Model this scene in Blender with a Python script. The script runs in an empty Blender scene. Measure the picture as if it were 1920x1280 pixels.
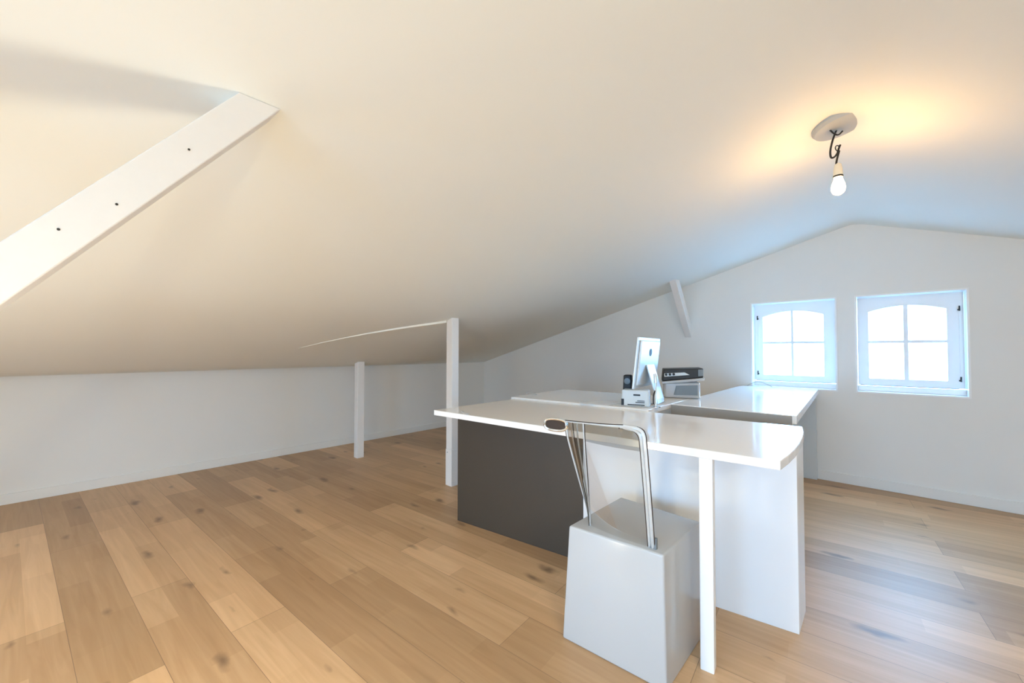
import bpy, bmesh, math, random
from mathutils import Vector, Matrix
random.seed(7)
scn = bpy.context.scene
COL = scn.collection

# ------------------------------------------------------------------ materials
def srgb(r, g, b):
    def f(c):
        c /= 255.0
        return c / 12.92 if c <= 0.04045 else ((c + 0.055) / 1.055) ** 2.4
    return (f(r), f(g), f(b), 1.0)

def new_mat(name):
    m = bpy.data.materials.new(name); m.use_nodes = True
    nt = m.node_tree
    return m, nt, nt.nodes, nt.links, nt.nodes['Principled BSDF']

def plain(name, col, rough=0.5, metal=0.0, spec=0.5, bump=0.0, bscale=60.0, vary=0.0, coat=0.0):
    m, nt, N, L, b = new_mat(name)
    b.inputs['Base Color'].default_value = col
    b.inputs['Roughness'].default_value = rough
    b.inputs['Metallic'].default_value = metal
    b.inputs['Specular IOR Level'].default_value = spec
    b.inputs['Coat Weight'].default_value = coat
    tc = N.new('ShaderNodeTexCoord')
    no = N.new('ShaderNodeTexNoise'); no.inputs['Scale'].default_value = bscale; no.inputs['Detail'].default_value = 4
    L.new(tc.outputs['Object'], no.inputs['Vector'])
    if vary:
        mx = N.new('ShaderNodeMix'); mx.data_type = 'RGBA'
        mx.inputs[6].default_value = col
        mx.inputs[7].default_value = tuple(c * (1 - vary) for c in col[:3]) + (1,)
        L.new(no.outputs['Fac'], mx.inputs[0]); L.new(mx.outputs[2], b.inputs['Base Color'])
    if bump:
        bp = N.new('ShaderNodeBump'); bp.inputs['Strength'].default_value = bump; bp.inputs['Distance'].default_value = 0.002
        L.new(no.outputs['Fac'], bp.inputs['Height']); L.new(bp.outputs['Normal'], b.inputs['Normal'])
    return m

M = {}
M['wall']    = plain('wall_paint', (.81, .815, .79, 1), .75, bump=.12, bscale=90, spec=.25)
M['ceiling'] = plain('ceiling_paint', (.835, .85, .81, 1), .8, bump=.10, bscale=70, spec=.2)
M['timber']  = plain('painted_timber', (.84, .82, .79, 1), .45, bump=.15, bscale=40, vary=.04)
M['trim']    = plain('white_gloss_paint', (.86, .87, .87, 1), .35, bump=.08, bscale=50)
M['sash']    = plain('sash_paint', (.84, .87, .88, 1), .4, bump=.06, bscale=50)
M['deskw']   = plain('white_laminate', (.91, .90, .88, 1), .14, bump=.02, bscale=12, coat=.2)
M['panelw']  = plain('white_panel_laminate', (.82, .84, .86, 1), .22, bump=.02, bscale=12)
M['dark']    = plain('charcoal_laminate', (.060, .047, .034, 1), .45, bump=.04, bscale=200, vary=.15)
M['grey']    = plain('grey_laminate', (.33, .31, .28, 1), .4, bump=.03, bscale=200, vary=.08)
M['plastic'] = plain('white_moulded_plastic', (.47, .48, .485, 1), .2, bump=.02, bscale=20)
M['silver']  = plain('silver_aluminium', (.66, .71, .74, 1), .30, metal=.4, bump=.02, bscale=200)
M['chrome']  = plain('chrome', (.85, .88, .9, 1), .06, metal=1.0, bump=.01, bscale=50)
M['black']   = plain('black_plastic', (.010, .011, .012, 1), .5, bump=.05, bscale=150)
M['dgrey']   = plain('slate_grey_plastic', (.16, .19, .21, 1), .35, bump=.05, bscale=150)
M['lgrey']   = plain('light_grey_plastic', (.62, .68, .71, 1), .3, bump=.03, bscale=120)
M['flat_sheet']   = plain('pale_matt_white', (.80, .84, .88, 1), .6, bump=.03, bscale=30)
M['rose']    = plain('rose_shaded_plaster', (.42, .45, .46, 1), .7, bump=.1, bscale=80)  # grey tone carries the lampholder's shade on the rose
M['wire']    = plain('black_wire', (.008, .008, .008, 1), .5, bump=.05, bscale=300)
M['socket']  = plain('cream_bakelite', (.80, .74, .60, 1), .35, bump=.02, bscale=80)
M['cable']   = plain('grey_white_cable', (.46, .46, .45, 1), .5, bump=.05, bscale=200)
M['screen']  = plain('dark_screen_glass', (.01, .01, .012, 1), .08, bump=.01, bscale=10)
M['brown']   = plain('brown_plastic_and_edge_dark', (.045, .030, .022, 1), .55, spec=.2, bump=.02, bscale=60)  # also draws the dark refracted edges of the clear chair back

def mat_glass_sheet(name, tint, gl=.05):
    m = bpy.data.materials.new(name); m.use_nodes = True
    nt = m.node_tree; N, L = nt.nodes, nt.links
    N.remove(N['Principled BSDF']); out = N['Material Output']
    tr = N.new('ShaderNodeBsdfTransparent'); tr.inputs[0].default_value = tint
    gs = N.new('ShaderNodeBsdfGlossy'); gs.inputs['Roughness'].default_value = .04
    lw = N.new('ShaderNodeLayerWeight'); lw.inputs['Blend'].default_value = .25
    ma = N.new('ShaderNodeMath'); ma.operation = 'MULTIPLY_ADD'; ma.inputs[1].default_value = .35; ma.inputs[2].default_value = gl
    mx = N.new('ShaderNodeMixShader')
    L.new(lw.outputs['Fresnel'], ma.inputs[0]); L.new(ma.outputs[0], mx.inputs[0])
    L.new(tr.outputs[0], mx.inputs[1]); L.new(gs.outputs[0], mx.inputs[2]); L.new(mx.outputs[0], out.inputs[0])
    return m
M['pane'] = mat_glass_sheet('window_glass', (.97, .98, .98, 1), .02)
M['acrylic'] = mat_glass_sheet('clear_acrylic', (.88, .875, .85, 1), .02)
M['band'] = mat_glass_sheet('tinted_acrylic_band', (.50, .495, .47, 1), .03)
M['acrylic2'] = mat_glass_sheet('smoky_acrylic', (.62, .615, .58, 1), .03)

def mat_rod():
    m, nt, N, L, b = new_mat('acrylic_rod')
    b.inputs['Base Color'].default_value = (.93, .95, .95, 1)
    b.inputs['Transmission Weight'].default_value = .55
    b.inputs['Roughness'].default_value = .04
    b.inputs['IOR'].default_value = 1.45
    return m
M['rod'] = mat_rod()

def mat_bulb():
    m, nt, N, L, b = new_mat('lit_bulb_glass')
    b.inputs['Base Color'].default_value = (1, .8, .5, 1)
    b.inputs['Emission Color'].default_value = (1, .56, .20, 1)
    b.inputs['Emission Strength'].default_value = BULB
    return m
BULB = 92.0
M['bulb'] = mat_bulb()

def mat_floor():
    m, nt, N, L, b = new_mat('oak_plank_floor')
    tc = N.new('ShaderNodeTexCoord')
    mp = N.new('ShaderNodeMapping'); mp.inputs['Rotation'].default_value = (0, 0, math.radians(-5))
    mp.inputs['Location'].default_value = (.35, .035, 0)
    L.new(tc.outputs['Object'], mp.inputs['Vector'])
    def brick(w, h, c1, c2, mort, off):
        br = N.new('ShaderNodeTexBrick'); br.offset = off; br.offset_frequency = 2; br.squash = 1
        br.inputs['Scale'].default_value = 1
        br.inputs['Brick Width'].default_value = w; br.inputs['Row Height'].default_value = h
        br.inputs['Mortar Size'].default_value = mort; br.inputs['Mortar Smooth'].default_value = .1
        br.inputs['Color1'].default_value = c1; br.inputs['Color2'].default_value = c2
        br.inputs['Mortar'].default_value = (.30, .19, .11, 1)
        L.new(mp.outputs[0], br.inputs['Vector']); return br
    A = brick(1.5, .20, (.80, .53, .30, 1), (.50, .315, .165, 1), .0009, .41)
    B = brick(.68, .10, (1, 1, 1, 1), (.76, .72, .68, 1), 0, .63)
    mul = N.new('ShaderNodeMix'); mul.data_type = 'RGBA'; mul.blend_type = 'MULTIPLY'; mul.inputs[0].default_value = .75
    L.new(A.outputs['Color'], mul.inputs[6]); L.new(B.outputs['Color'], mul.inputs[7])
    # grain
    mg = N.new('ShaderNodeMapping'); mg.inputs['Scale'].default_value = (1.1, 17, 1)
    L.new(mp.outputs[0], mg.inputs['Vector'])
    ng = N.new('ShaderNodeTexNoise'); ng.inputs['Scale'].default_value = 1.6; ng.inputs['Detail'].default_value = 6; ng.inputs['Distortion'].default_value = 1.2
    L.new(mg.outputs[0], ng.inputs['Vector'])
    rg = N.new('ShaderNodeValToRGB'); rg.color_ramp.elements[0].position = .32; rg.color_ramp.elements[1].position = .72
    rg.color_ramp.elements[0].color = (.80, .76, .70, 1); rg.color_ramp.elements[1].color = (1, 1, 1, 1)
    L.new(ng.outputs['Fac'], rg.inputs[0])
    m2 = N.new('ShaderNodeMix'); m2.data_type = 'RGBA'; m2.blend_type = 'MULTIPLY'; m2.inputs[0].default_value = .8
    L.new(mul.outputs[2], m2.inputs[6]); L.new(rg.outputs[0], m2.inputs[7])
    # knots
    mk = N.new('ShaderNodeMapping'); mk.inputs['Scale'].default_value = (1.7, 4.6, 1)
    L.new(mp.outputs[0], mk.inputs['Vector'])
    nk = N.new('ShaderNodeTexNoise'); nk.inputs['Scale'].default_value = 9; nk.inputs['Detail'].default_value = 2
    L.new(mp.outputs[0], nk.inputs['Vector'])
    ad = N.new('ShaderNodeVectorMath'); ad.operation = 'MULTIPLY_ADD'; ad.inputs[1].default_value = (.22, .30, 0)
    L.new(nk.outputs['Color'], ad.inputs[0]); L.new(mk.outputs[0], ad.inputs[2])
    vo = N.new('ShaderNodeTexVoronoi'); vo.voronoi_dimensions = '2D'; vo.inputs['Scale'].default_value = 1.0; vo.inputs['Randomness'].default_value = 1
    L.new(ad.outputs[0], vo.inputs['Vector'])
    sp = N.new('ShaderNodeSeparateColor'); L.new(vo.outputs['Color'], sp.inputs[0])
    sz = N.new('ShaderNodeMath'); sz.operation = 'MULTIPLY_ADD'; sz.inputs[1].default_value = .17; sz.inputs[2].default_value = -.045
    L.new(sp.outputs[0], sz.inputs[0])
    df = N.new('ShaderNodeMath'); df.operation = 'SUBTRACT'; L.new(sz.outputs[0], df.inputs[0]); L.new(vo.outputs['Distance'], df.inputs[1])
    kr = N.new('ShaderNodeMapRange'); kr.inputs['From Min'].default_value = -.035; kr.inputs['From Max'].default_value = .075
    kr.inputs['To Min'].default_value = 0; kr.inputs['To Max'].default_value = .8
    L.new(df.outputs[0], kr.inputs['Value'])
    m3 = N.new('ShaderNodeMix'); m3.data_type = 'RGBA'; m3.inputs[7].default_value = (.17, .10, .055, 1)
    L.new(kr.outputs[0], m3.inputs[0]); L.new(m2.outputs[2], m3.inputs[6])
    L.new(m3.outputs[2], b.inputs['Base Color'])
    b.inputs['Roughness'].default_value = .42
    b.inputs['Specular IOR Level'].default_value = .55
    bp = N.new('ShaderNodeBump'); bp.inputs['Strength'].default_value = .15; bp.inputs['Distance'].default_value = .0015
    L.new(A.outputs['Fac'], bp.inputs['Height']); bp.invert = True
    L.new(bp.outputs['Normal'], b.inputs['Normal'])
    return m
M['floor'] = mat_floor()

# ------------------------------------------------------------------ helpers
class MB:
    """collects shapes (world coordinates) and links them as ONE mesh object"""
    def __init__(s): s.bm = bmesh.new()
    def prism(s, pts, vec, bevel=0, seg=2):
        bm = bmesh.new()
        vs = [bm.verts.new(Vector(p)) for p in pts]
        f = bm.faces.new(vs)
        r = bmesh.ops.extrude_face_region(bm, geom=[f])
        bmesh.ops.translate(bm, vec=Vector(vec), verts=[v for v in r['geom'] if isinstance(v, bmesh.types.BMVert)])
        return s._merge(bm, bevel, seg)
    def _merge(s, bm, bevel=0, seg=2, bev_edges=None):
        bmesh.ops.recalc_face_normals(bm, faces=bm.faces)
        if bevel:
            ed = [e for e in bm.edges if len(e.link_faces) == 2 and e.calc_face_angle(0) > .5]
            bmesh.ops.bevel(bm, geom=ed, offset=bevel, segments=seg, profile=.5, affect='EDGES', clamp_overlap=True)
        me = bpy.data.meshes.new('tmp'); bm.to_mesh(me); bm.free()
        s.bm.from_mesh(me); bpy.data.meshes.remove(me)
        return s
    def box(s, lo, hi, bevel=0, seg=2):
        (x0, y0, z0), (x1, y1, z1) = lo, hi
        return s.prism([(x0, y0, z0), (x1, y0, z0), (x1, y1, z0), (x0, y1, z0)], (0, 0, z1 - z0), bevel, seg)
    def hexa(s, b, t, bevel=0, seg=2):
        bm = bmesh.new()
        B = [bm.verts.new(Vector(p)) for p in b]; T = [bm.verts.new(Vector(p)) for p in t]
        n = len(B)
        bm.faces.new(B[::-1]); bm.faces.new(T)
        for i in range(n): bm.faces.new([B[i], B[(i + 1) % n], T[(i + 1) % n], T[i]])
        return s._merge(bm, bevel, seg)
    def tube(s, pts, r, seg=10, closed=False, smooth=2, r2=None):
        P = [Vector(p) for p in pts]
        for _ in range(smooth):
            Q = []
            n = len(P)
            rng = range(n) if closed else range(n - 1)
            if not closed: Q.append(P[0])
            for i in rng:
                a, b = P[i], P[(i + 1) % n]
                Q += [a * .75 + b * .25, a * .25 + b * .75]
            if not closed: Q.append(P[-1])
            P = Q
        bm = bmesh.new(); rings = []
        n = len(P); up = Vector((.13, .21, .97))
        for i in range(n):
            if closed: t = (P[(i + 1) % n] - P[i - 1]).normalized()
            else: t = (P[min(i + 1, n - 1)] - P[max(i - 1, 0)]).normalized()
            a = t.cross(up)
            if a.length < 1e-3: a = t.cross(Vector((1, 0, 0)))
            a.normalize(); c = a.cross(t).normalized(); up = c
            rr = r if r2 is None else r + (r2 - r) * i / (n - 1)
            rings.append([bm.verts.new(P[i] + (a * math.cos(k * 2 * math.pi / seg) + c * math.sin(k * 2 * math.pi / seg)) * rr) for k in range(seg)])
        for i in range(n if closed else n - 1):
            A, B = rings[i], rings[(i + 1) % n]
            for k in range(seg): bm.faces.new([A[k], A[(k + 1) % seg], B[(k + 1) % seg], B[k]])
        if not closed:
            bm.faces.new(rings[0][::-1]); bm.faces.new(rings[-1])
        return s._merge(bm)
    def lathe(s, prof, c, axis=(0, 0, 1), seg=28):
        bm = bmesh.new(); ax = Vector(axis).normalized()
        q = Vector((0, 0, 1)).rotation_difference(ax); rings = []
        for r, h in prof:
            rings.append([bm.verts.new(Vector(c) + q @ Vector((max(r, 1e-4) * math.cos(k * 2 * math.pi / seg), max(r, 1e-4) * math.sin(k * 2 * math.pi / seg), h))) for k in range(seg)])
        for A, B in zip(rings, rings[1:]):
            for k in range(seg): bm.faces.new([A[k], A[(k + 1) % seg], B[(k + 1) % seg], B[k]])
        bm.faces.new(rings[0][::-1]); bm.faces.new(rings[-1])
        return s._merge(bm)
    def holed(s, outer, holes, vec):
        """flat polygon with holes (lists of 3D points), extruded along vec"""
        bm = bmesh.new(); E = []
        for loop in [outer] + holes:
            vs = [bm.verts.new(Vector(p)) for p in loop]
            E += [bm.edges.new((vs[i], vs[(i + 1) % len(vs)])) for i in range(len(vs))]
        bmesh.ops.triangle_fill(bm, use_beauty=True, use_dissolve=False, edges=E)
        r = bmesh.ops.extrude_face_region(bm, geom=list(bm.faces))
        bmesh.ops.translate(bm, vec=Vector(vec), verts=[v for v in r['geom'] if isinstance(v, bmesh.types.BMVert)])
        return s._merge(bm)
    def build(s, name, mat, parent=None, smooth=False, origin=None):
        bm = s.bm
        if parent is not None:
            o = Vector(parent.location); pp = parent.parent
            while pp: o += pp.location; pp = pp.parent
        elif origin is not None: o = Vector(origin)
        else:
            xs = [v.co for v in bm.verts]
            lo = [min(c[i] for c in xs) for i in range(3)]; hi = [max(c[i] for c in xs) for i in range(3)]
            o = Vector(((lo[0] + hi[0]) / 2, (lo[1] + hi[1]) / 2, lo[2]))
        bmesh.ops.translate(bm, vec=-o, verts=bm.verts)
        me = bpy.data.meshes.new(name); bm.to_mesh(me); bm.free()
        me.materials.append(mat)
        for p in me.polygons: p.use_smooth = smooth
        if smooth:
            try: me.set_sharp_from_angle(angle=math.radians(35))
            except Exception: pass
        ob = bpy.data.objects.new(name, me); COL.objects.link(ob)
        if parent is not None: ob.parent = parent
        else: ob.location = o
        return ob

def thing(name, loc, label, cat, group=None):
    o = bpy.data.objects.new(name, None); COL.objects.link(o); o.location = loc
    o.empty_display_size = .1
    return tag(o, label, cat, group)
def tag(o, label, cat, group=None):
    o['label'] = label; o['category'] = cat
    if group: o['group'] = group
    return o
def struct(o):
    o['kind'] = 'structure'; return o
def sstep(a, b, x):
    t = min(1, max(0, (x - a) / (b - a))); return t * t * (3 - 2 * t)

# ------------------------------------------------------------------ room shell
XL, XR, YF, YN = -4.654, 3.55, 4.351, -2.3      # left knee wall, right knee wall, far gable, near gable
ZK = .927
SL, SR = .2776, .3468
XRID, ZRID = -.12, 2.186
def profile(x):
    l = ZRID - SL * (XRID - x); r = ZRID - SR * (x - XRID)
    k = .035                                       # softened ridge
    h = max(0, k - abs(l - r)) / k
    return min(l, r) - h * h * k * .25
ZKL = profile(XL)
ZKR = profile(XR)
def ceil_z(x, y):
    sag = .125 * sstep(XL, -4.0, x) * (1 - sstep(-2.75, -1.45, x)) * (1 - sstep(2.2, 4.15, y))
    return profile(x) - sag

# ceiling
bm = bmesh.new(); nx, ny = 120, 60
xs = [XL - .12 + (XR - XL + .24) * i / nx for i in range(nx + 1)]
ys = [YN - .1 + (YF - YN + .2) * j / ny for j in range(ny + 1)]
G = [[bm.verts.new((x, y, ceil_z(x, y))) for y in ys] for x in xs]
for i in range(nx):
    for j in range(ny): bm.faces.new([G[i][j], G[i][j + 1], G[i + 1][j + 1], G[i + 1][j]])
r = bmesh.ops.extrude_face_region(bm, geom=list(bm.faces))
bmesh.ops.translate(bm, vec=(0, 0, .16), verts=[v for v in r['geom'] if isinstance(v, bmesh.types.BMVert)])
mb = MB(); mb._merge(bm)
struct(mb.build('ceiling', M['ceiling'], smooth=True, origin=(0, 0, 0)))

struct(MB().box((XL - .2, YN - .25, -.08), (XR + .2, YF + .25, 0)).build('floor', M['floor'], origin=(0, 0, 0)))
struct(MB().box((XL - .12, YN - .1, 0), (XL, YF + .1, ZKL + .06)).build('wall_left', M['wall'], origin=(XL, 0, 0)))
struct(MB().box((XR, YN - .1, 0), (XR + .12, YF + .1, ZKR + .06)).build('wall_right', M['wall'], origin=(XR, 0, 0)))

def gable(y, holes, vec):
    px = [XL, -3.6, -2.6, -1.6, -.8, -.4, -.25, -.12, 0, .15, .4, 1, 2, 3, XR]
    outer = [(XL, y, 0), (XR, y, 0)] + [(x, y, profile(x) + .05) for x in reversed(px)]
    hl = [[(a, y, c), (b, y, c), (b, y, d), (a, y, d)] for a, b, c, d in holes]
    return MB().holed(outer, hl, vec)
W1 = (-.881, -.238, .768, 1.576)
W2 = (-.124, .506, .768, 1.576)
NW = [(-2.9, -2.0, .40, 1.10), (-.75, .35, .55, 1.62), (.55, 1.65, .45, 1.42)]    # openings of the near gable, behind the camera
struct(gable(YF, [W1, W2], (0, .26, 0)).build('wall_far', M['wall'], origin=(0, YF, 0)))
struct(gable(YN, NW, (0, -.26, 0)).build('wall_near', M['wall'], origin=(0, YN, 0)))

struct(MB().box((XL, YN, 0), (XL + .014, YF, .075), .003).build('baseboard_left', M['wall'], origin=(XL, 0, 0)))
struct(MB().box((XL + .014, YF - .014, 0), (XR, YF, .08), .003).build('baseboard_far', M['wall'], origin=(0, YF, 0)))
struct(MB().box((XR - .014, YN, 0), (XR, YF - .014, .08), .003).build('baseboard_right', M['wall'], origin=(XR, 0, 0)))
struct(MB().box((XL + .014, YN, 0), (XR - .014, YN + .014, .08), .003).build('baseboard_near', M['wall'], origin=(0, YN, 0)))

# ------------------------------------------------------------------ windows
def window(n, w, hinge_side, glass):
    x0, x1, z0, z1 = w; gx0, gx1, gz0, gzs, gzt = glass
    root = struct(bpy.data.objects.new('window_%d' % n, None)); COL.objects.link(root)
    root.location = ((x0 + x1) / 2, YF, z0)
    t = .012
    mb = MB()
    mb.box((x0, YF - .006, z0), (x0 + t, YF + .25, z1)); mb.box((x1 - t, YF - .006, z0), (x1, YF + .25, z1))
    mb.box((x0 + t, YF - .006, z1 - t), (x1 - t, YF + .25, z1)); mb.box((x0 + t, YF - .006, z0), (x1 - t, YF + .25, z0 + t))
    mb.build('window_casing', M['trim'], root)
    ys = YF + .105
    MB().box((x0 + t, ys - .012, z0 + t), (x1 - t, ys + .05, z0 + .055), .004).build('window_sill', M['trim'], root)
    # sash with segmental arch opening
    a, b, c, d = x0 + t + .003, x1 - t - .003, z0 + .062, z1 - t - .003
    arch = [(gx0 + (gx1 - gx0) * k / 14, ys, gzs + (gzt - gzs) * (1 - (2 * k / 14 - 1) ** 2)) for k in range(15)]
    hole = [(gx1, ys, gz0), (gx0, ys, gz0)] + arch
    mb = MB().holed([(a, ys, c), (b, ys, c), (b, ys, d), (a, ys, d)], [hole], (0, .04, 0))
    # raised bead round the frame edge
    sash = mb.build('sash', M['sash'], root)
    cx = (gx0 + gx1) / 2; cz = gz0 + (gzt - gz0) * .51
    mu = MB()
    w_ = .013 if n == 2 else .009
    mu.box((cx - w_, ys + .010, gz0), (cx + w_, ys + .032, gzt))
    mu.box((gx0, ys + .012, cz - .011), (cx - w_, ys + .030, cz + .011))
    mu.box((cx + w_, ys + .012, cz - .011), (gx1, ys + .030, cz + .011))
    mu.build('glazing_bar', M['sash'], sash)
    pg = [(x, ys + .020, z) for x, _, z in hole]
    MB().prism(pg, (0, .004, 0)).build('window_pane', M['pane'], sash)
    hx = a + .022 if hinge_side < 0 else b - .022
    for hz in (.90, 1.435):
        h = MB()
        h.tube([(hx, ys - .008, hz - .018), (hx, ys - .008, hz + .020)], .0045, 8, smooth=0)
        h.box((hx - .003, ys - .008, hz - .014), (hx + .010 * -hinge_side, ys + .001, hz - .004))
        h.build('hinge', M['black'], sash)
    # espagnolette rod, a thin raised line down the closing stile
    MB().box((hx - .003, ys - .004, .93), (hx + .003, ys, 1.405)).build('bolt_rod', M['sash'], sash)
    g = MB().box((a + .01, ys - .0015, c - .004), (b - .03, ys + .01, c + .0005))
    g.build('weather_seal', M['dgrey'], sash)
window(1, W1, -1, (-.800, -.336, .885, 1.442, 1.488))
window(2, W2, 1, (-.040, .404, .885, 1.440, 1.482))
def near_window(n, w):
    x0, x1, z0, z1 = w; y = YN - .14
    root = struct(bpy.data.objects.new('window_%d' % n, None)); COL.objects.link(root); root.location = ((x0 + x1) / 2, YN, z0)
    MB().holed([(x0, y, z0), (x1, y, z0), (x1, y, z1), (x0, y, z1)],
               [[(x0 + .05, y, z0 + .05), (x1 - .05, y, z0 + .05), (x1 - .05, y, z1 - .05), (x0 + .05, y, z1 - .05)]], (0, .05, 0)).build('sash', M['sash'], root)
    MB().box((x0 + .05, y + .02, z0 + .05), (x1 - .05, y + .024, z1 - .05)).build('window_pane', M['pane'], root)
for i, w in enumerate(NW): near_window(3 + i, w)

# ------------------------------------------------------------------ roof timbers
def post(x, y, half, label, sleeve=False):
    t = thing('timber_post', (x, y, 0), label, 'post')
    top = [(x + a * half, y + b * half, ceil_z(x + a * half, y + b * half) + .004) for a, b in ((-1, -1), (1, -1), (1, 1), (-1, 1))]
    z0 = .30 if sleeve else .0
    bot = [(p[0], p[1], z0) for p in top]
    MB().hexa(bot, top, .004).build('post_shaft', M['timber'], t)
    if sleeve:
        h = half + .0025
        pf = MB().box((x - h, y - h, 0), (x + h, y + h, .30), .003).build('post_foot', M['timber'], t)
        MB().lathe([(.004, 0), (.004, .003)], (x - .012, y - h - .002, .275), (0, -1, 0), 10).build('screw', M['dgrey'], pf)
    return t
post(-2.605, 2.077, .037, 'tall white square timber post standing behind the left tip of the desk', True)
post(-3.985, 1.94, .037, 'short white square timber post standing clear of the knee wall')

def brace(xa, xb, pts, label, nails=()):
    t = thing('roof_brace', ((xa + xb) / 2, pts[0][0], min(p[1] for p in pts)), label, 'brace')
    tm = MB().prism([(xa, y, z) for y, z in pts], (xb - xa, 0, 0), .003).build('timber', M['timber'], t)
    for y, z in nails:
        MB().lathe([(.0028, 0), (.0028, .0022)], (max(xa, xb) - .001, y, z), (1, 0, 0), 10).build('nail_head', M['wire'], tm)
    return t
k = 1.2565
zt = 1.853
brace(-1.39, -1.315, [(.385 - (zt - .62) / k - .107, .62), (.385 - (zt - .62) / k, .62), (.385, zt), (.278, zt)],
      'long white diagonal timber brace rising to the sloping ceiling at left',
      [(.17, 1.647), (.039, 1.466), (-.05, 1.386)])
zt2 = 1.83
brace(-1.498, -1.432, [(3.905, zt2), (4.012, zt2), (YF + .0, 1.40), (YF + .0, 1.255)],
      'short white timber brace between the ceiling and the gable wall')
pk = MB().box((-1.405, -.76, 0), (-1.30, -.655, profile(-1.35) + .01), .004)
struct(pk.build('unseen_brace_post', M['timber']))  # unseen post carrying the lower end of the long brace

# low ceiling ridge shaped along the tall post's shadow line, fading away from it
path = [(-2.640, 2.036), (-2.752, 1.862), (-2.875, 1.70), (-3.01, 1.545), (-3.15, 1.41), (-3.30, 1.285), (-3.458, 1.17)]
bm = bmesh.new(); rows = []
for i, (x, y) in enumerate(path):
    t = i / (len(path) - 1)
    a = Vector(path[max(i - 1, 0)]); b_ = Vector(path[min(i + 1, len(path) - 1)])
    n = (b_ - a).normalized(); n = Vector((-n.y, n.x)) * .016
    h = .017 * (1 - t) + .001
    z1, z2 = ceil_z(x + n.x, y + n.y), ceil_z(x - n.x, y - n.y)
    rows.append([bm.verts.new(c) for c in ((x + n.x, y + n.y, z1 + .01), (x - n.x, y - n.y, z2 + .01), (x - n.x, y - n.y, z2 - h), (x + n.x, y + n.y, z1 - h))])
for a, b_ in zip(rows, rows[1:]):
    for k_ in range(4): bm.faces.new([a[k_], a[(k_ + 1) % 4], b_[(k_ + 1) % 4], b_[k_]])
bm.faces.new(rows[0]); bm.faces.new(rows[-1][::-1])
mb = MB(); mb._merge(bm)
struct(mb.build('post_shadow_ridge', M['ceiling']))

# ------------------------------------------------------------------ pendant bulb
def wire_pt(u, v, dy=0):
    q = .00253 * u
    return (-.115 + .733 * q, 2.36 + .68 * q + dy, 1.893 - v * .00253)
P = thing('pendant_bulb', (-.115, 2.36, 1.835), 'bare lit light bulb hanging on black wire from the ridge', 'lamp')
rn = Vector((.19, 0, -1)).normalized()
rc = Vector((-.104, 2.358, 2.170))
ro = MB().lathe([(.0, -.012), (.105, -.012), (.108, 0), (.100, .014), (.06, .021), (.0, .023)], rc, rn, 40).build('ceiling_rose', M['rose'], P, True)
w = MB()
w.tube([wire_pt(8, -113), wire_pt(4, -110), wire_pt(-2, -100), wire_pt(-9, -82), wire_pt(-14, -62), wire_pt(-13, -48), wire_pt(-6, -50), wire_pt(0, -58), wire_pt(2, -66), wire_pt(5, -73)], .0042, 8)
w.tube([wire_pt(3, -62), wire_pt(0, -52), wire_pt(-3, -40), wire_pt(-3, -33)], .0042, 8)
w.tube([wire_pt(10, -97, -.012), wire_pt(2, -89, -.010), wire_pt(-6, -92, -.012), wire_pt(-13, -99, -.012)], .0034, 8)
w.tube([wire_pt(1, -60), wire_pt(-5, -66), wire_pt(-2, -73), wire_pt(4, -70)], .0022, 8)
w.tube([wire_pt(-3, -33), wire_pt(-2, -26)], .003, 8)
w.build('wire', M['wire'], P, True)
bh = MB().lathe([(.008, .065), (.013, .06), (.017, .035), (.0185, .008), (.017, 0)], (-.115, 2.36, 1.925), seg=24).build('bulb_holder', M['socket'], P, True)
MB().lathe([(.0185, 0), (.0195, .002), (.0195, .006), (.0185, .008)], (-.115, 2.36, 1.925), seg=24).build('holder_ring', M['wire'], bh, True)
bp = [(.0150, .088), (.0158, .078), (.019, .066), (.0235, .052), (.0262, .038), (.0255, .022), (.020, .010), (.010, .003), (0, .001)]
MB().lathe(bp, (-.115, 2.36, 1.842), seg=28).build('bulb', M['bulb'], P, True)

# ------------------------------------------------------------------ desks
D1 = thing('desk', (-1.1, 1.7, 0), 'white desk with half charcoal front panel and the chair pushed under it', 'desk')
Z1 = .768
edge = [(-.2265, 1.497), (-.2185, 1.60), (-.2145, 1.72), (-.2155, 1.84), (-.2205, 1.97), (-.231, 2.10), (-.252, 2.245)]
top = [(-1.912, 1.386)] + edge + [(-1.925, 2.096)]
MB().prism([(x, y, Z1 - .030) for x, y in top], (0, 0, .030), .003).build('desktop', M['deskw'], D1)
def py(x): return 1.668 + .14 * (x + 2.039)
def slab(x0, x1, z0, z1, th=.022, f=py):
    return MB().prism([(x0, f(x0), z0), (x1, f(x1), z0), (x1, f(x1) + th, z0), (x0, f(x0) + th, z0)], (0, 0, z1 - z0), .0015)
slab(-2.036, -1.1485, 0, Z1 - .030).build('front_panel', M['dark'], D1)['label'] = 'charcoal left half of the front panel'
slab(-1.1475, -.236, 0, Z1 - .030).build('front_panel', M['panelw'], D1)['label'] = 'white right half of the front panel'
x1 = -.236
MB().prism([(x1 - .028, py(x1) + .0225, 0), (x1, py(x1) + .0225, 0), (x1, py(x1) + .19, 0), (x1 - .028, py(x1) + .19, 0)], (0, 0, Z1 - .030), .0015).build('end_panel', M['panelw'], D1)
MB().hexa([(-.468, 1.478, 0), (-.424, 1.484, 0), (-.430, 1.530, 0), (-.474, 1.524, 0)],
          [(-.468, 1.484, Z1 - .030), (-.424, 1.490, Z1 - .030), (-.430, 1.536, Z1 - .030), (-.474, 1.530, Z1 - .030)], .003).build('leg', M['trim'], D1)

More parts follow.
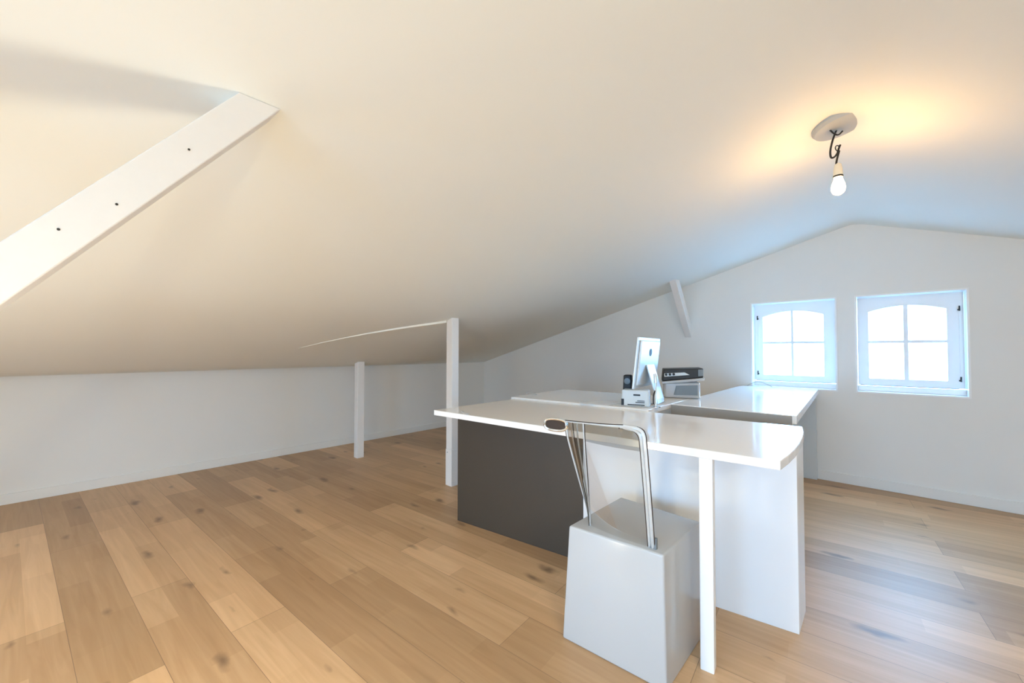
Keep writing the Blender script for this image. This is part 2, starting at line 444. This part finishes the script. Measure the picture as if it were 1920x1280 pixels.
D3 = thing('desk', (-1.5, 2.5, 0), 'white desk behind the one with the chair, carrying the silver monitor', 'desk')
Z2 = .778
d3 = [(-1.965, 2.108), (-.965, 2.198), (-.965, 2.93), (-2.02, 2.835)]
MB().prism([(x, y, Z2 - .03) for x, y in d3], (0, 0, .03), .003).build('desktop', M['deskw'], D3)
for xa in (-1.93, -1.01):
    MB().prism([(xa, 2.20, 0), (xa + .03, 2.20, 0), (xa + .0, 2.80, 0), (xa - .03, 2.80, 0)], (0, 0, Z2 - .03), .0015).build('leg_panel', M['panelw'], D3)

D2 = thing('desk', (-.65, 3.4, 0), 'white desk with grey front panel reaching the gable wall under the left window', 'desk')
d2 = [(-.960, 2.528), (-.306, 2.512), (-.372, YF - .016), (-.963, YF - .016)]
MB().prism([(x, y, Z2 - .045) for x, y in d2], (0, 0, .045), .003).build('desktop', M['deskw'], D2)
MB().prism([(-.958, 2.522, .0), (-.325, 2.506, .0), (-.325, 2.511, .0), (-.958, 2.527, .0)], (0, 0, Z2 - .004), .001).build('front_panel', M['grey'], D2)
MB().prism([(-.955, 2.545, 0), (-.330, 2.529, 0), (-.330, 2.555, 0), (-.955, 2.571, 0)], (0, 0, Z2 - .045), .0015).build('leg_panel', M['panelw'], D2)
MB().box((-.955, YF - .055, 0), (-.385, YF - .03, Z2 - .045), .0015).build('leg_panel', M['lgrey'], D2)

# ------------------------------------------------------------------ chair
CH = thing('chair', (-.71, 1.47, 0), 'clear plastic backed chair with solid white tapered block base', 'chair')
MB().hexa([(-.912, 1.272, .0), (-.516, 1.300, .0), (-.512, 1.700, .0), (-.908, 1.720, .0)],
          [(-.888, 1.284, .436), (-.528, 1.314, .436), (-.524, 1.672, .436), (-.882, 1.700, .436)], .008, 3).build('seat_base', M['plastic'], CH, True)
# outline of the clear back: two rails and a rolled top
Lb, Rb = Vector((-.829, 1.345, .434)), Vector((-.574, 1.338, .434))
Lt, Rt = Vector((-.792, 1.24, .838)), Vector((-.570, 1.238, .845))
# right rail: wide flat clear rod
rail = [Rb, (-.567, 1.305, .56), (-.559, 1.262, .72), (-.556, 1.24, .81), (-.558, 1.236, .848), (-.576, 1.236, .863), (-.63, 1.238, .863)]
for dx, rr in ((0, .0065), (-.012, .0055)):
    MB().tube([Vector(p) + Vector((dx, 0, -abs(dx) * .6 if i > 3 else 0)) for i, p in enumerate(rail)], rr, 10).build('back_rail', M['rod'], CH, True)
for dx in (.0068, -.0185):  # dark tubes stand in for the refraction-dark edges of the clear rail
    MB().tube([Vector(p) + Vector((dx, -.001, (.004 if dx > 0 else -.010) if i > 3 else 0)) for i, p in enumerate(rail)], .0017, 8).build('refraction_edge', M['brown'], CH, True)
f = MB().box((-.586, 1.331, .434), (-.560, 1.345, .474), .003)
f.build('rail_foot', M['dgrey'], CH)
MB().tube([(-.63, 1.236, .867), (-.70, 1.240, .860), (-.78, 1.242, .856), (-.872, 1.240, .853)], .0016, 8).build('refraction_edge', M['brown'], CH, True)  # dark line drawn for the refracted edge of the top rail
MB().tube([(-.63, 1.238, .862), (-.70, 1.243, .855), (-.78, 1.245, .851), (-.872, 1.244, .848)], .0045, 10).build('top_rail', M['rod'], CH, True)
# back sheet: curved surface between the rails
def sheet(pL, pR, n=10, th=.003):
    bm = bmesh.new(); rows = []
    m = len(pL)
    for i in range(m):
        a, b = Vector(pL[i]), Vector(pR[i])
        rows.append([bm.verts.new(a.lerp(b, k / n) + Vector((0, -.012 * math.sin(math.pi * k / n), 0))) for k in range(n + 1)])
    for i in range(m - 1):
        for k in range(n): bm.faces.new([rows[i][k], rows[i][k + 1], rows[i + 1][k + 1], rows[i + 1][k]])
    mb = MB(); mb._merge(bm); return mb
LL = [(-.829, 1.345, .436), (-.815, 1.318, .52), (-.803, 1.285, .64), (-.797, 1.262, .73), (-.793, 1.249, .785), (-.792, 1.242, .850)]
RR = [(-.580, 1.338, .436), (-.573, 1.316, .52), (-.566, 1.285, .64), (-.562, 1.262, .73), (-.560, 1.248, .785), (-.578, 1.240, .858)]
sheet(LL[:5], RR[:5]).build('back_panel', M['acrylic'], CH, True)
sheet(LL[4:], RR[4:]).build('top_band', M['band'], CH, True)
# left wing of the back: clear curved flange with ribs
OL = [(-.829, 1.347, .436), (-.834, 1.335, .50), (-.850, 1.300, .62), (-.866, 1.272, .73), (-.872, 1.256, .785), (-.873, 1.244, .848)]
sheet(OL, LL, 4).build('side_wing', M['band'], CH, True)
for q in (-.06, .42, 1.06):
    MB().tube([Vector(a).lerp(Vector(b), q) + Vector((0, -.002, 0)) for a, b in zip(OL, LL)], .0016, 8).build('refraction_edge', M['brown'], CH, True)  # refracted dark edges of the wing, built as thin tubes
for q in (0, .3, .62, 1):
    MB().tube([Vector(a).lerp(Vector(b), q) for a, b in zip(OL, LL)], .0042 if q in (0, 1) else .003, 8).build('wing_rib', M['rod'], CH, True)
# rolled oval end at the upper left corner
ov = []
for k in range(20):
    a = k * 2 * math.pi / 20
    x = math.cos(a); z = math.sin(a)
    ov.append((-.915 + .044 * (abs(x) ** .7) * (1 if x > 0 else -1), 1.236 + .012 * x, .831 + .022 * (abs(z) ** .7) * (1 if z > 0 else -1)))
MB().tube(ov, .005, 10, closed=True, smooth=1).build('rolled_rim', M['chrome'], CH, True)
MB().prism([(x, y + .002, z) for x, y, z in ov], (0, .006, 0)).build('rolled_end', M['brown'], CH)

# ------------------------------------------------------------------ monitor on the back desk
MO = thing('computer_monitor', (-1.0, 2.42, Z2), 'silver flat computer monitor on a metal stand, seen from behind', 'monitor')
# near/left edge and far/right edge of the casing
NB, FB = Vector((-1.085, 2.235, .885)), Vector((-1.145, 2.70, .885))
lean = Vector((.034, .006, .315))
ax = (FB - NB).normalized(); nrm = Vector((ax.y, -ax.x, 0)).normalized()      # nrm points to the back, towards +X
def casing(o0, o1, th, z0, z1, e=0):
    a, b = NB + ax * e + lean * z0, FB - ax * e + lean * z0
    c, d = FB - ax * e + lean * z1, NB + ax * e + lean * z1
    return [p + nrm * o0 for p in (a, b, c, d)]
mb = MB().prism(casing(0, 0, 0, 0, 1), nrm * .012, .003)
mb.prism(casing(.011, 0, 0, .06, .94, .03), nrm * .012, .006)
cas = mb.build('casing', M['silver'], MO)
MB().prism(casing(-.002, 0, 0, .1, .98, .008), nrm * .003).build('screen', M['screen'], MO)
ctr = (NB + FB) / 2 + lean * .70 + nrm * .024
MB().prism([ctr + ax * (.026 * math.cos(a)) + Vector(lean).normalized() * (.024 * math.sin(a)) for a in [k * math.pi / 8 for k in range(16)]], nrm * .0012).build('logo', M['black'], cas)
c0 = (NB + FB) / 2
hz = c0 + lean * .45 + nrm * .024
legp = [hz, c0 + lean * .2 + nrm * .055, Vector((c0.x, c0.y, Z2 + .035)) + nrm * .10, Vector((c0.x, c0.y, Z2 + .008)) + nrm * .102]
bm = bmesh.new(); rows = []
for p in legp:
    rows.append([bm.verts.new(p + ax * s_) for s_ in (-.075, .075)])
for a, b in zip(rows, rows[1:]): bm.faces.new([a[0], a[1], b[1], b[0]])
r = bmesh.ops.extrude_face_region(bm, geom=list(bm.faces))
bmesh.ops.translate(bm, vec=nrm * .008, verts=[v for v in r['geom'] if isinstance(v, bmesh.types.BMVert)])
mb = MB(); mb._merge(bm)
mb.build('stand_leg', M['silver'], MO)
cb = Vector((c0.x, c0.y, Z2 + .0005))
MB().prism([cb + ax * a + nrm * b for a, b in ((-.08, -.02), (.08, -.02), (.08, .112), (-.08, .112))], (0, 0, .009), .002).build('stand_foot', M['chrome'], MO)

# ------------------------------------------------------------------ things round the monitor
def rbox(c, w, d, z0, z1, ang, bev, top=1.0):
    ca, sa = math.cos(ang), math.sin(ang)
    def q(x, y, z): return (c[0] + x * ca - y * sa, c[1] + x * sa + y * ca, z)
    b = [q(-w / 2, -d / 2, z0), q(w / 2, -d / 2, z0), q(w / 2, d / 2, z0), q(-w / 2, d / 2, z0)]
    t = [q(-w / 2 * top, -d / 2 * top, z1), q(w / 2 * top, -d / 2 * top, z1), q(w / 2 * top, d / 2 * top, z1), q(-w / 2 * top, d / 2 * top, z1)]
    return MB().hexa(b, t, bev), q
VA = math.radians(18)
BX = thing('desk_box', (-1.085, 2.30, Z2), 'low light grey box with dark slots under the monitor front edge', 'box')
mb, q = rbox((-1.088, 2.302), .165, .095, Z2 + .001, Z2 + .100, VA, .008, .95); bb = mb.build('box_body', M['lgrey'], BX)
def on_front(x0, x1, z0, z1, name, mat, par, d=.0480):
    v = Vector(q(0, .008, 0)) - Vector(q(0, 0, 0))
    return MB().prism([q(x0, -d, Z2 + z0), q(x1, -d, Z2 + z0), q(x1, -d, Z2 + z1), q(x0, -d, Z2 + z1)], v).build(name, mat, par)
on_front(-.010, .030, .066, .075, 'slot', M['black'], bb)
on_front(.012, .055, .034, .038, 'vent', M['black'], bb, .0486); on_front(.002, .055, .024, .029, 'vent', M['black'], bb, .0486)
on_front(-.045, .055, .008, .014, 'vent', M['black'], bb, .0486)
on_front(-.082, -.066, .006, .045, 'cable_port', M['black'], BX, .0486)
SP = thing('desk_speaker', (-1.205, 2.43, Z2), 'small black speaker standing at the left edge of the monitor', 'speaker')
mb, q = rbox((-1.205, 2.43), .062, .075, Z2 + .001, Z2 + .180, VA, .008, .8); mb.build('speaker_body', M['black'], SP)
MB().lathe([(.016, 0), (.020, .003), (.010, .004)], q(0, -.034, Z2 + .14), Vector(q(0, -1, 0)) - Vector(q(0, 0, 0)), 20).build('speaker_cone', M['dgrey'], SP, True)
PO = thing('desk_stand', (-.962, 2.305, Z2), 'thin chrome pole stand on round foot in front of the monitor', 'stand')
X0, Y0 = -.968, 2.312
MB().lathe([(.026, 0), (.026, .004), (.016, .008), (.006, .010)], (X0, Y0, Z2 + .0008)).build('foot', M['chrome'], PO, True)
MB().tube([(X0, Y0, Z2 + .008), (X0, Y0, Z2 + .150)], .006, 12, smooth=0).build('pole', M['chrome'], PO, True)
MB().tube([(X0 - .011, Y0 - .01, Z2 + .02), (X0 - .011, Y0 - .01, Z2 + .075), (X0 - .002, Y0 - .004, Z2 + .100)], .004, 10).build('side_rod', M['black'], PO, True)
MB().tube([(X0, Y0, Z2 + .145), (X0 - .002, Y0 + .002, Z2 + .175), (X0 - .008, Y0 + .006, Z2 + .20)], .010, 12).build('clip', M['silver'], PO, True)

# printer straddling the two desks
PR = thing('printer', (-1.06, 3.0, Z2), 'white printer with black scanner lid standing behind the monitor', 'printer')
PA = math.radians(24)
pc = (-1.055, 2.965)
mb, q = rbox(pc, .235, .22, Z2 + .001, Z2 + .115, PA, .012); mb.build('printer_body', M['plastic'], PR)
b = [q(-0.1344, -0.1258, Z2 + .100), q(0.1428, -0.1258, Z2 + .130), q(0.1428, 0.1110, Z2 + .130), q(-0.1344, 0.1110, Z2 + .100)]
t = [q(-0.1344, -0.1258, Z2 + .118), q(0.1428, -0.1258, Z2 + .150), q(0.1428, 0.1110, Z2 + .150), q(-0.1344, 0.1110, Z2 + .118)]
MB().hexa(b, t, .005).build('paper_tray', M['plastic'], PR)
b = [q(-0.1302, -0.1147, Z2 + .119), q(0.1386, -0.1147, Z2 + .151), q(0.1386, 0.1036, Z2 + .151), q(-0.1302, 0.1036, Z2 + .119)]
t = [q(-0.1218, -0.1110, Z2 + .205), q(0.1386, -0.1110, Z2 + .215), q(0.1386, 0.1036, Z2 + .215), q(-0.1218, 0.1036, Z2 + .205)]
MB().hexa(b, t, .006).build('scanner_lid', M['black'], PR)
MB().prism([q(0.1050, -0.1162, Z2 + .160), q(0.1369, -0.1162, Z2 + .163), q(0.1369, -0.1162, Z2 + .208), q(0.1050, -0.1162, Z2 + .206)], Vector(q(0, .006, 0)) - Vector(q(0, 0, 0))).build('hinge_cover', M['dgrey'], PR)
MB().prism([q(-0.0546, -0.1169, Z2 + .025), q(0.1008, -0.1169, Z2 + .025), q(0.1008, -0.1169, Z2 + .096), q(-0.0378, -0.1169, Z2 + .090)], Vector(q(0, .01, 0)) - Vector(q(0, 0, 0)), .001).build('front_flap', M['dgrey'], PR)
b = [q(-0.1176, -0.1295, Z2 + .152), q(0.0504, -0.1295, Z2 + .168), q(0.0504, -0.1169, Z2 + .168), q(-0.1176, -0.1169, Z2 + .152)]
t = [q(-0.1176, -0.1295, Z2 + .176), q(0.0168, -0.1295, Z2 + .186), q(0.0168, -0.1169, Z2 + .186), q(-0.1176, -0.1169, Z2 + .176)]
cp = MB().hexa(b, t, .003).build('control_panel', M['lgrey'], PR)
for k_ in range(3):
    MB().lathe([(.009, 0), (.009, .004)], q(-.105 + k_ * .025, -.1302, Z2 + .168 + k_ * .002), Vector(q(0, -1, 0)) - Vector(q(0, 0, 0)), 14).build('button', M['black'], cp, True)

# pale flat sheet with rounded corners
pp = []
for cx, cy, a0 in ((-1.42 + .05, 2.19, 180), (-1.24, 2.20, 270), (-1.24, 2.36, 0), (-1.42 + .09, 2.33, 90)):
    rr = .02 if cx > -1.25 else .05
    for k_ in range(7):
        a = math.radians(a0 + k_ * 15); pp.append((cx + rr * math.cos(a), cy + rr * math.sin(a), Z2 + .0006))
sh = MB().prism(pp, (0, 0, .0012)).build('pale_flat_sheet', M['flat_sheet'])
tag(sh, 'pale flat sheet lying on the back desk left of the monitor', 'flat_sheet')

c1 = MB().tube([(-1.705, 1.442, Z1 + .006), (-1.712, 1.428, Z1 + .010), (-1.700, 1.420, Z1 + .008), (-1.672, 1.420, Z1 + .0035), (-1.640, 1.422, Z1 + .003)], .0022, 8).build('cable', M['cable'], None, True)
tag(c1, 'short white cable end curled at the front left edge of the desktop', 'cable')
c2 = MB().tube([(-1.90, 2.33, Z2 + .004), (-1.945, 2.335, Z2 + .006), (-1.99, 2.345, Z2 + .013), (-2.012, 2.345, Z2 + .012), (-2.016, 2.340, Z2 + .003)], .0035, 8).build('cable', M['cable'], None, True)
tag(c2, 'white cable end poking over the left edge of the back desk', 'cable')
c3 = MB().tube([(-.905, 4.29, Z2 + .003), (-.87, 4.29, Z2 + .028), (-.82, 4.295, Z2 + .045), (-.76, 4.295, Z2 + .035), (-.70, 4.29, Z2 + .003)], .003, 8).build('cable', M['cable'], None, True)
tag(c3, 'thin grey cable arching on the desk below the left window', 'cable')

# ------------------------------------------------------------------ light
SKY_FAR, SKY_NEAR, GROUND = 19.0, 11.5, 5.0
wd = bpy.data.worlds.new('daylight'); scn.world = wd; wd.use_nodes = True
bg = wd.node_tree.nodes['Background']
wt = wd.node_tree
tcw = wt.nodes.new('ShaderNodeTexCoord'); sx = wt.nodes.new('ShaderNodeSeparateXYZ'); mrw = wt.nodes.new('ShaderNodeMapRange')
wt.links.new(tcw.outputs['Generated'], sx.inputs[0]); wt.links.new(sx.outputs['Y'], mrw.inputs['Value'])
mrw.inputs['From Min'].default_value = -.4; mrw.inputs['From Max'].default_value = .4
mrw.inputs['To Min'].default_value = SKY_NEAR; mrw.inputs['To Max'].default_value = SKY_FAR      # the bright half of the sky lies beyond the far gable
mz = wt.nodes.new('ShaderNodeMapRange'); wt.links.new(sx.outputs['Z'], mz.inputs['Value'])
mz.inputs['From Min'].default_value = -.12; mz.inputs['From Max'].default_value = .12
mz.inputs['To Min'].default_value = 0; mz.inputs['To Max'].default_value = 1                   # below the horizon: pale ground
ml = wt.nodes.new('ShaderNodeMix'); ml.data_type = 'FLOAT'
wt.links.new(mz.outputs[0], ml.inputs[0]); ml.inputs[2].default_value = GROUND; wt.links.new(mrw.outputs[0], ml.inputs[3])
wt.links.new(ml.outputs[0], bg.inputs['Strength'])
bg.inputs['Color'].default_value = (.27, .58, 1.0, 1)
def portal(w, y, ny):
    x0, x1, z0, z1 = w
    l = bpy.data.lights.new('window_portal', 'AREA'); l.shape = 'RECTANGLE'; l.size = x1 - x0; l.size_y = z1 - z0
    l.cycles.is_portal = True
    o = bpy.data.objects.new('window_portal', l); COL.objects.link(o); o.location = ((x0 + x1) / 2, y, (z0 + z1) / 2)
    o.rotation_euler = (math.radians(-90 if ny < 0 else 90), 0, 0)     # faces -Y or +Y into the room
for w_ in (W1, W2): portal(w_, YF + .27, -1)
for w_ in NW: portal(w_, YN - .27, 1)

# added fill light, low beside the photographer and left of the frame
lp = bpy.data.lights.new('low_fill', 'POINT'); lp.energy = 11.5; lp.color = (1, .92, .72); lp.shadow_soft_size = .07
lo = bpy.data.objects.new('low_fill', lp); COL.objects.link(lo); lo.location = (-1.1, -.2, .38)

# unseen warm fill added at the right behind the photographer, no fixture
l2 = bpy.data.lights.new('right_fill', 'POINT'); l2.energy = 22; l2.color = (1, .90, .67); l2.shadow_soft_size = .05
lo = bpy.data.objects.new('right_fill', l2); COL.objects.link(lo); lo.location = (1.1, -.35, 1.55)

# added warm fill for the left side, unseen behind the photographer
l3 = bpy.data.lights.new('left_fill', 'POINT'); l3.energy = 9; l3.color = (1, .86, .64); l3.shadow_soft_size = .15
lo = bpy.data.objects.new('left_fill', l3); COL.objects.link(lo); lo.location = (-2.35, -1.15, .95)

# ------------------------------------------------------------------ camera
cam = bpy.data.cameras.new('camera'); cam.sensor_fit = 'HORIZONTAL'; cam.sensor_width = 36
cam.lens = 36 * 734.88 / 1920; cam.clip_start = .02
co = bpy.data.objects.new('camera', cam); COL.objects.link(co)
co.location = (0, 0, 1.12)
co.rotation_euler = (math.radians(90) + .0223, 0, .7474)
scn.camera = co
scn.view_settings.view_transform = 'Standard'; scn.view_settings.look = 'None'
scn.view_settings.exposure = 1.02; scn.view_settings.gamma = 1; scn.view_settings.use_curve_mapping = False
scn.cycles.max_bounces = 14; scn.cycles.diffuse_bounces = 8; scn.cycles.glossy_bounces = 6; scn.cycles.transmission_bounces = 10; scn.cycles.transparent_max_bounces = 16
